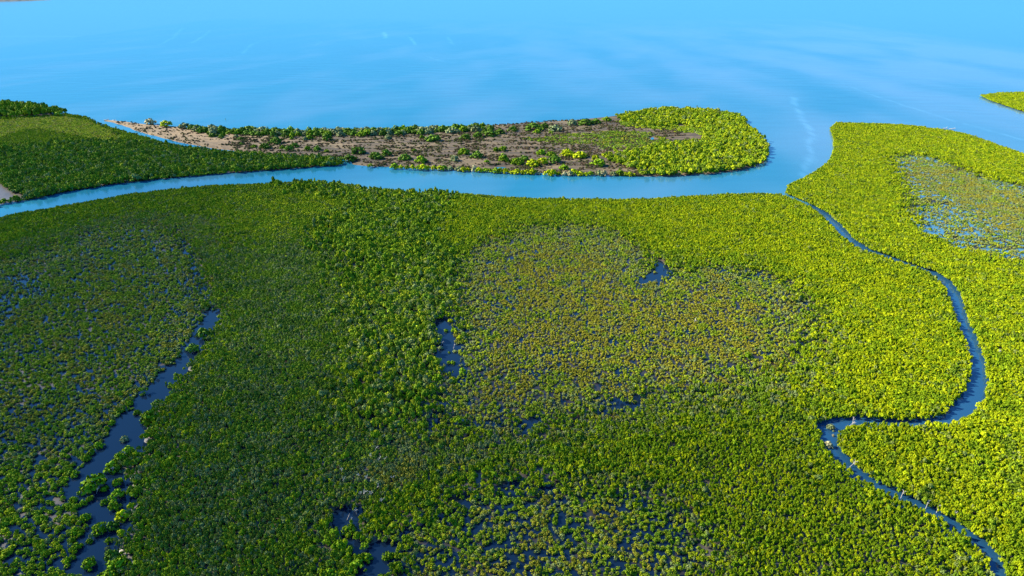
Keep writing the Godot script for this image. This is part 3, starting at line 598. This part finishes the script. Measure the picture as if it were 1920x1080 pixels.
func stems(seed_: int, high: float, spread: float, thick: float) -> ArrayMesh:   # trunk, boughs and a few prop roots
	rng.seed = seed_
	var st := SurfaceTool.new()
	st.begin(Mesh.PRIMITIVE_TRIANGLES)
	var fork := Vector3(rng.randf_range(-0.1, 0.1), high * 0.45, rng.randf_range(-0.1, 0.1))
	tube(st, Vector3(0, -0.12, 0), fork, thick, thick * 0.7)
	for k in 5:
		var a := k * TAU / 5 + rng.randf_range(-0.4, 0.4)
		tube(st, fork, Vector3(cos(a) * spread, high * rng.randf_range(0.8, 1.0), sin(a) * spread), thick * 0.55, thick * 0.2)
		tube(st, Vector3(cos(a) * 0.28, -0.12, sin(a) * 0.28), fork * 0.6, thick * 0.22, thick * 0.3, 4)
	return st.commit()

func pick(shares: Array) -> int:
	var t := rng.randf()
	for k in shares.size():
		t -= shares[k]
		if t <= 0.0:
			return k
	return 1

func pick_near(shares: Array, p: Vector2) -> int:   # neighbours tend to be of one kind
	var t := clampf(0.5 + n_big.get_noise_2d(p.x * 3.5 + 70.0, p.y * 3.5) * 1.3 + rng.randf_range(-0.33, 0.33), 0.0, 0.999)
	for k in [1, 0, 3, 2, 4, 5]:
		t -= shares[k]
		if t <= 0.0:
			return k
	return 1

func mixed(shares: Array, tone: int) -> Color:     # a tree takes half its colour from its stand
	var c := Color(0, 0, 0)
	var sum := 0.0
	for k in shares.size():
		c += LEAF[k] * shares[k]
		sum += shares[k]
	c = (c * (1.0 / sum)).lerp(LEAF[tone], 0.62)
	c.a = 1.0
	return c

var kept := {}
func shade_of(c: Color) -> StandardMaterial3D:      # one of a few dozen leaf materials
	var key := "%d %d %d" % [int(c.r * 60.0), int(c.g * 60.0), int(c.b * 60.0)]
	if not kept.has(key):
		kept[key] = leaf_material(c)
	return kept[key]

func leaf_material(c: Color) -> StandardMaterial3D:
	var m := StandardMaterial3D.new()
	m.albedo_color = c.linear_to_srgb()
	m.vertex_color_use_as_albedo = true
	m.roughness = 0.65
	m.metallic_specular = 0.18
	m.backlight = Color(0.5, 0.5, 0.3)
	m.cull_mode = BaseMaterial3D.CULL_DISABLED
	return m

var bark := StandardMaterial3D.new()
var tone_mats := []
var tree_crowns := []
var shrub_crowns := []
var tree_stems := []
var shrub_stems := []
var fine_trees := []
var fine_shrubs := []

func in_view(p: Vector2) -> bool:      # the ground that the photograph shows, with a margin
	var d := -p.y * 0.894 + 58.0
	return absf(p.x) < d * 0.829 + 14.0 and p.y < -88.0

func grow() -> void:
	bark.albedo_color = Color(0.20, 0.17, 0.14).linear_to_srgb()
	bark.roughness = 0.9
	for k in LEAF.size():
		tone_mats.append([])
		for b in [0.85, 1.0, 1.18]:
			tone_mats[k].append(leaf_material(LEAF[k] * b))
	for k in 8:
		tree_crowns.append(crown(100 + k, 11, 22, 0.16, 0.25, false))
		shrub_crowns.append(crown(200 + k, 10, 17, 0.19, 0.03, true))
		fine_trees.append(crown(300 + k, 16, 26, 0.135, 0.25, false))
		fine_shrubs.append(crown(400 + k, 15, 28, 0.13, 0.03, true))
		tree_stems.append(stems(500 + k, 0.62, 0.5, 0.06))
		shrub_stems.append(stems(600 + k, 0.5, 0.45, 0.05))
	var white := leaf_material(Color.WHITE)
	rng.seed = 11
	var trees := []
	var shrubs := []
	var step := 0.74
	var lots := [["near_forest", Rect2(-410, -440, 900, 360)], ["east_forest", Rect2(30, -640, 600, 560)], ["west_forest", Rect2(-760, -800, 640, 460)], ["islet", Rect2(450, -900, 420, 320)], ["spit", Rect2(0, -700, 300, 280)]]
	for lot in lots:
		var r: Rect2 = lot[1]
		for j in int(r.size.y / step):
			for i in int(r.size.x / step):
				var p := r.position + Vector2(i + (0.5 if j % 2 else 0.0), j) * step + Vector2(rng.randf_range(-0.4, 0.4), rng.randf_range(-0.4, 0.4))
				if not in_view(p) or not inside(lands, lot[0], p):
					continue
				if in_ponds(p) and (lot[0] == "spit" or not patchy(p) or rng.randf() < 0.55):
					continue
				var gap := creek_gap(p)
				if gap < -0.1 + 0.5 * n_patch.get_noise_2d(p.x * 2.0, p.y * 2.0):
					continue
				var stand = PLAIN
				var found := false
				for k in FLAT:
					if inside(flats, k, wobble(p, FLAT[k][6])):
						var f = FLAT[k]
						found = true
						var clump := n_patch.get_noise_2d(p.x, p.y)
						if rng.randf() < f[1] + clump * 0.26 - 0.10 * n_fine.get_noise_2d(p.x * 0.3, p.y * 0.3):
							shrubs.append([p, rng.randf_range(f[2], f[3]), rng.randf_range(f[4], f[5]), pick_near(f[0], p), 0.0, f[0]])
						break
				if found:
					continue
				var where := "forest"
				for k in stands:
					if k != "west_clear" and inside(stands, k, wobble(p, STAND[k][5])):
						stand = STAND[k]
						where = k
						break
				if lot[0] == "spit" and where == "forest":
					continue
				if lot[0] == "west_forest" and inside(stands, "west_clear", p):
					continue
				if rng.randf() > 0.30 / pow((stand[1] + stand[2]) * 0.5, 2.0):
					continue
				if rng.randf() < 0.04 or n_fine.get_noise_2d(p.x * 0.35, p.y * 0.35) > 0.5:
					continue
				if lot[0] == "islet" or lot[0] == "east_forest" and where == "forest":
					stand = STAND["yellow2"]
				var rad := lerpf(stand[1] * 0.85, stand[2] * 1.35, pow(rng.randf(), 1.6)) * 1.05
				var hgt := rng.randf_range(stand[3] * 0.94, stand[4] * 1.05) * (1.0 + 0.25 * n_big.get_noise_2d(p.x * 2.0, p.y * 2.0) + 0.2 * n_patch.get_noise_2d(p.x, p.y))
				if rng.randf() < 0.04:
					hgt *= 1.25; rad *= 1.25
				if gap < 4.0:
					hgt *= 1.1
				trees.append([p, rad, hgt, pick_near(stand[0], p), 0.0, stand[0]])
	print("trees ", trees.size(), " shrubs ", shrubs.size())
	scatter(trees, tree_crowns, fine_trees, tree_stems, "mangrove_tree", "mangrove_forest", white)
	scatter(shrubs, shrub_crowns, fine_shrubs, shrub_stems, "mangrove_shrub", "mangrove_scrub", white)

func scatter(all: Array, coarse: Array, fine: Array, stem: Array, called: String, mass: String, white: Material) -> void:
	for a in all:
		var d: float = -a[0].y * 0.894 + 58.0
		var seen: bool = absf(a[0].x) < d * 0.805 and (a[0].y * 0.448 + (130.0 - a[2] * 0.5) * 0.894) / d < 0.44
		a[4] = a[1] / d if seen else 0.0
	all.sort_custom(func(u, v): return u[4] > v[4])
	var first := all.slice(0, 300)
	first.sort_custom(func(u, v): return u[0].x < v[0].x)
	for a in first:
		var at := Vector3(a[0].x, 0.05, a[0].y)
		var t := thing(called, near_label(called, a), "tree" if called == "mangrove_tree" else "shrub", at, "nearest mangrove trees of the dense forest" if called == "mangrove_tree" else "nearest mangrove shrubs on the open flats")
		var k := rng.randi() % 8
		t.scale = Vector3(a[1], a[2], a[1])
		t.rotation.y = rng.randf() * TAU
		part("crown", fine[k], shade_of(mixed(a[5], a[3]) * rng.randf_range(0.88, 1.14)), t)
		part("trunk", stem[k], bark, t)
	var root := Node3D.new()
	root.name = mass
	add_child(root)
	root.set_meta("kind", "stuff")
	root.set_meta("label", "close grown mangrove trees covering the land between the creeks" if called == "mangrove_tree" else "low mangrove shrubs dotted over the open wet flats")
	root.set_meta("category", "forest" if called == "mangrove_tree" else "scrub")
	var sets := [[], [], [], [], [], [], [], []]
	for n in range(300, all.size()):
		sets[rng.randi() % 8].append(all[n])
	for k in 8:
		var mm := MultiMesh.new()
		mm.transform_format = MultiMesh.TRANSFORM_3D
		mm.use_colors = true
		mm.mesh = coarse[k]
		mm.instance_count = sets[k].size()
		for n in sets[k].size():
			var a = sets[k][n]
			var b := Basis(UP, rng.randf() * TAU).scaled(Vector3(a[1] * rng.randf_range(0.75, 1.4), a[2], a[1] * rng.randf_range(0.75, 1.4))).rotated(Vector3(rng.randf_range(-1, 1), 0, rng.randf_range(-1, 1)).normalized(), rng.randf_range(0.0, 0.2))
			mm.set_instance_transform(n, Transform3D(b, Vector3(a[0].x, 0.05, a[0].y)))
			var c: Color = mixed(a[5], a[3]) * rng.randf_range(0.85, 1.18)
			mm.set_instance_color(n, Color(c.r * rng.randf_range(0.92, 1.08), c.g, c.b))
		var o := MultiMeshInstance3D.new()
		o.name = "foliage"
		o.multimesh = mm
		o.material_override = white
		o.set_meta("kind", "stuff")
		root.add_child(o, true)

var told := {}
func near_label(called: String, a: Array) -> String:
	var x: float = a[0].x
	var where := "below the winding creek"
	var size: String
	if called == "mangrove_tree":
		if x < -92.0: where = "beside the dark channel"
		elif x < -62.0: where = "left of the bottom pond"
		elif x < -40.0: where = "before the bottom pond"
		elif x < -24.0: where = "rimming the bottom pond"
		elif x < 50.0: where = "edging the bottom clearing"
		elif x < 75.0: where = "right of the bottom clearing"
		elif x < 98.0: where = "left of the creek"
		size = "broad" if a[1] > 1.25 else ("tall" if a[2] > 3.2 else "small")
	else:
		where = "on the bottom clearing"
		if x < -60.0:
			where = "on the lower left flat" if x < -105.0 else "beside the dark channel"
		elif a[0].y < -125.0:
			where = "behind the bottom clearing"
		size = "broad" if a[1] > 1.0 else ("tall" if a[2] > 1.35 else "small")
	var key: String = called + size + str(a[3]) + where
	told[key] = told.get(key, 0) + 1
	return "%s %s %s mangrove %s from the left %s" % [ordinal(told[key]), size, TONE[a[3]], "tree" if called == "mangrove_tree" else "shrub", where]

func bush(called: String, label: String, category: String, p: Vector2, wide: float, tall: float, tone: int, base: float, group: String) -> void:
	var t := thing(called, label, category, Vector3(p.x, base, p.y), group)
	var k := rng.randi() % 8
	t.scale = Vector3(wide * 0.5, tall, wide * 0.5)
	t.rotation.y = rng.randf() * TAU
	part("crown", fine_shrubs[k], tone_mats[tone][rng.randi() % 3], t)
	part("trunk", shrub_stems[k], bark, t)

func spit_plants() -> void:
	rng.seed = 31
	var count := {}
	for a in spit_bushes:
		var p := Vector2(a[0], a[1])
		var where := "on the brown flat of the spit"
		if p.y < -560.0:
			where = "in the line along the sea beach"
		elif p.y > -462.0 + maxf(0.0, -p.x) * 0.05:
			where = "on the creek bank of the spit"
		var key: String = TONE[a[3]] + where
		count[key] = count.get(key, 0) + 1
		var w: float = a[2]
		bush("coastal_bush", "%s %s bush from the left %s" % [ordinal(count[key]), TONE[a[3]], where], "bush", p, w * rng.randf_range(1.25, 1.6), clampf(w * rng.randf_range(0.7, 1.0), 2.0, 6.5), a[3], 0.5 if where.begins_with("on the brown") or where.begins_with("in") else 0.1, "bushes on the sand spit")
	var n := 0
	for a in channel_bushes:
		n += 1
		var p := Vector2(a[0], a[1])
		var w: float = a[2]
		var label := ""
		if n == 1:
			label = "large round green mangrove bush standing alone in the dark channel"
		else:
			var where := "in the dark channel at lower left"
			if p.x > 80.0: where = "in the bend of the right hand creek"
			elif p.y < -190.0 and p.x > -60.0: where = "in the blue pond beside the heart"
			elif p.x > -60.0: where = "in the dark pond at the bottom"
			elif p.y < -190.0: where = "at the head of the dark channel"
			var key: String = TONE[a[3]] + where
			count[key] = count.get(key, 0) + 1
			label = "%s rounded %s mangrove bush %s" % [ordinal(count[key]), TONE[a[3]], where]
		bush("mangrove_bush", label, "bush", p, w * (1.45 if n == 1 else 1.25), clampf(w * 0.85, 0.9, 5.4), a[3], -0.05, "mangrove bushes standing in the channels")
	# dry tussocks and leafless brush over the flat
	var mm := MultiMesh.new()
	mm.transform_format = MultiMesh.TRANSFORM_3D
	mm.use_colors = true
	mm.mesh = shrub_crowns[1]
	var tufts := []
	for k in 40000:
		var p := Vector2(rng.randf_range(-400, 160), rng.randf_range(-640, -430))
		if not inside(lands, "spit", p) or in_ponds(p) or inside(stands, "peninsula", p):
			continue
		var v := n_big.get_noise_2d(p.x * 1.2, p.y * 5.0) + 0.5 * n_patch.get_noise_2d(p.x, p.y)
		if v < -0.04 or p.x < -250.0 and rng.randf() < 0.7:
			continue
		tufts.append(p)
	mm.instance_count = tufts.size()
	for k in tufts.size():
		var s := rng.randf_range(0.5, 1.3)
		mm.set_instance_transform(k, Transform3D(Basis(UP, rng.randf() * TAU).scaled(Vector3(s, s * rng.randf_range(0.7, 1.4), s)), Vector3(tufts[k].x, 0.7, tufts[k].y)))
		mm.set_instance_color(k, [Color(0.085, 0.060, 0.040), Color(0.12, 0.085, 0.042), Color(0.055, 0.070, 0.018), Color(0.075, 0.095, 0.022)][rng.randi() % 4] * rng.randf_range(0.8, 1.15))
	var o := MultiMeshInstance3D.new()
	o.name = "dry_scrub"
	o.multimesh = mm
	o.material_override = leaf_material(Color.WHITE)
	o.set_meta("kind", "stuff")
	o.set_meta("label", "dry brown tussocks and leafless brush over the sand spit")
	o.set_meta("category", "scrub")
	add_child(o)

func dead_wood() -> void:
	rng.seed = 41
	var grey := StandardMaterial3D.new()
	grey.albedo_color = Color(0.36, 0.34, 0.30).linear_to_srgb()
	grey.roughness = 0.85
	var count := {}
	for a in dead_trees:
		var p := Vector2(a[0], a[1])
		var s := clampf(a[2], 1.2, 2.4)
		var where := "in the grey canopy before the bottom pond"
		if p.x > 80.0 and p.y > -330.0: where = "on the bank of the right hand creek"
		elif p.y < -400.0: where = "among the trees of the wooded point"
		elif p.x > 20.0: where = "on the olive floor of the heart"
		elif p.x < -60.0: where = "by the dark channel at lower left"
		elif p.y < -165.0: where = "in the tall trees beside the heart"
		count[where] = count.get(where, 0) + 1
		var t := thing("dead_tree", "%s bleached leafless mangrove from the left %s" % [ordinal(count[where]), where], "dead tree", Vector3(p.x, 0.0, p.y), "bleached dead mangroves")
		var lean := Vector3(rng.randf_range(0.1, 0.7), 1.0, rng.randf_range(-0.5, 0.3)).normalized()
		var top := lean * (s * 0.25 + 2.0)
		var st := SurfaceTool.new()
		st.begin(Mesh.PRIMITIVE_TRIANGLES)
		tube(st, Vector3(0, -0.2, 0), top, 0.085, 0.05)
		part("trunk", st.commit(), grey, t)
		for k in 8:
			var from := top * rng.randf_range(0.5, 0.98)
			var to := from + (lean + Vector3(rng.randf_range(-1, 1), rng.randf_range(-0.3, 0.5), rng.randf_range(-1, 1)) * 1.1).normalized() * s * rng.randf_range(0.25, 0.55)
			st = SurfaceTool.new()
			st.begin(Mesh.PRIMITIVE_TRIANGLES)
			tube(st, from, to, 0.055, 0.03)
			var mid := from.lerp(to, 0.6)
			tube(st, mid, mid + (to - from).rotated(Vector3(0.6, 0.5, 0.6).normalized(), rng.randf_range(0.5, 1.2)) * 0.45, 0.045, 0.025)
			part("branch", st.commit(), grey, t)
	var n := 0
	for a in driftwood_logs:
		n += 1
		var t := thing("driftwood_log", "%s bleached driftwood log from the left at the water's edge" % ordinal(n), "driftwood", Vector3(a[0], 0.55, a[1]), "driftwood along the shore")
		t.rotation.y = rng.randf_range(-0.5, 0.5)
		var st := SurfaceTool.new()
		st.begin(Mesh.PRIMITIVE_TRIANGLES)
		var s: float = a[2] * 0.5
		tube(st, Vector3(-s, 0.0, 0), Vector3(0, 0.2, 0.2), 0.4, 0.34, 7)
		tube(st, Vector3(0, 0.2, 0.2), Vector3(s, 0.5, 0), 0.34, 0.18, 7)
		part("log", st.commit(), grey, t)
		for k in 2:
			st = SurfaceTool.new()
			st.begin(Mesh.PRIMITIVE_TRIANGLES)
			tube(st, Vector3(s * (0.3 + 0.3 * k), 0.35, 0.1), Vector3(s * (0.6 + 0.4 * k), 1.5, 0.5 - k), 0.14, 0.05)
			part("branch", st.commit(), grey, t)
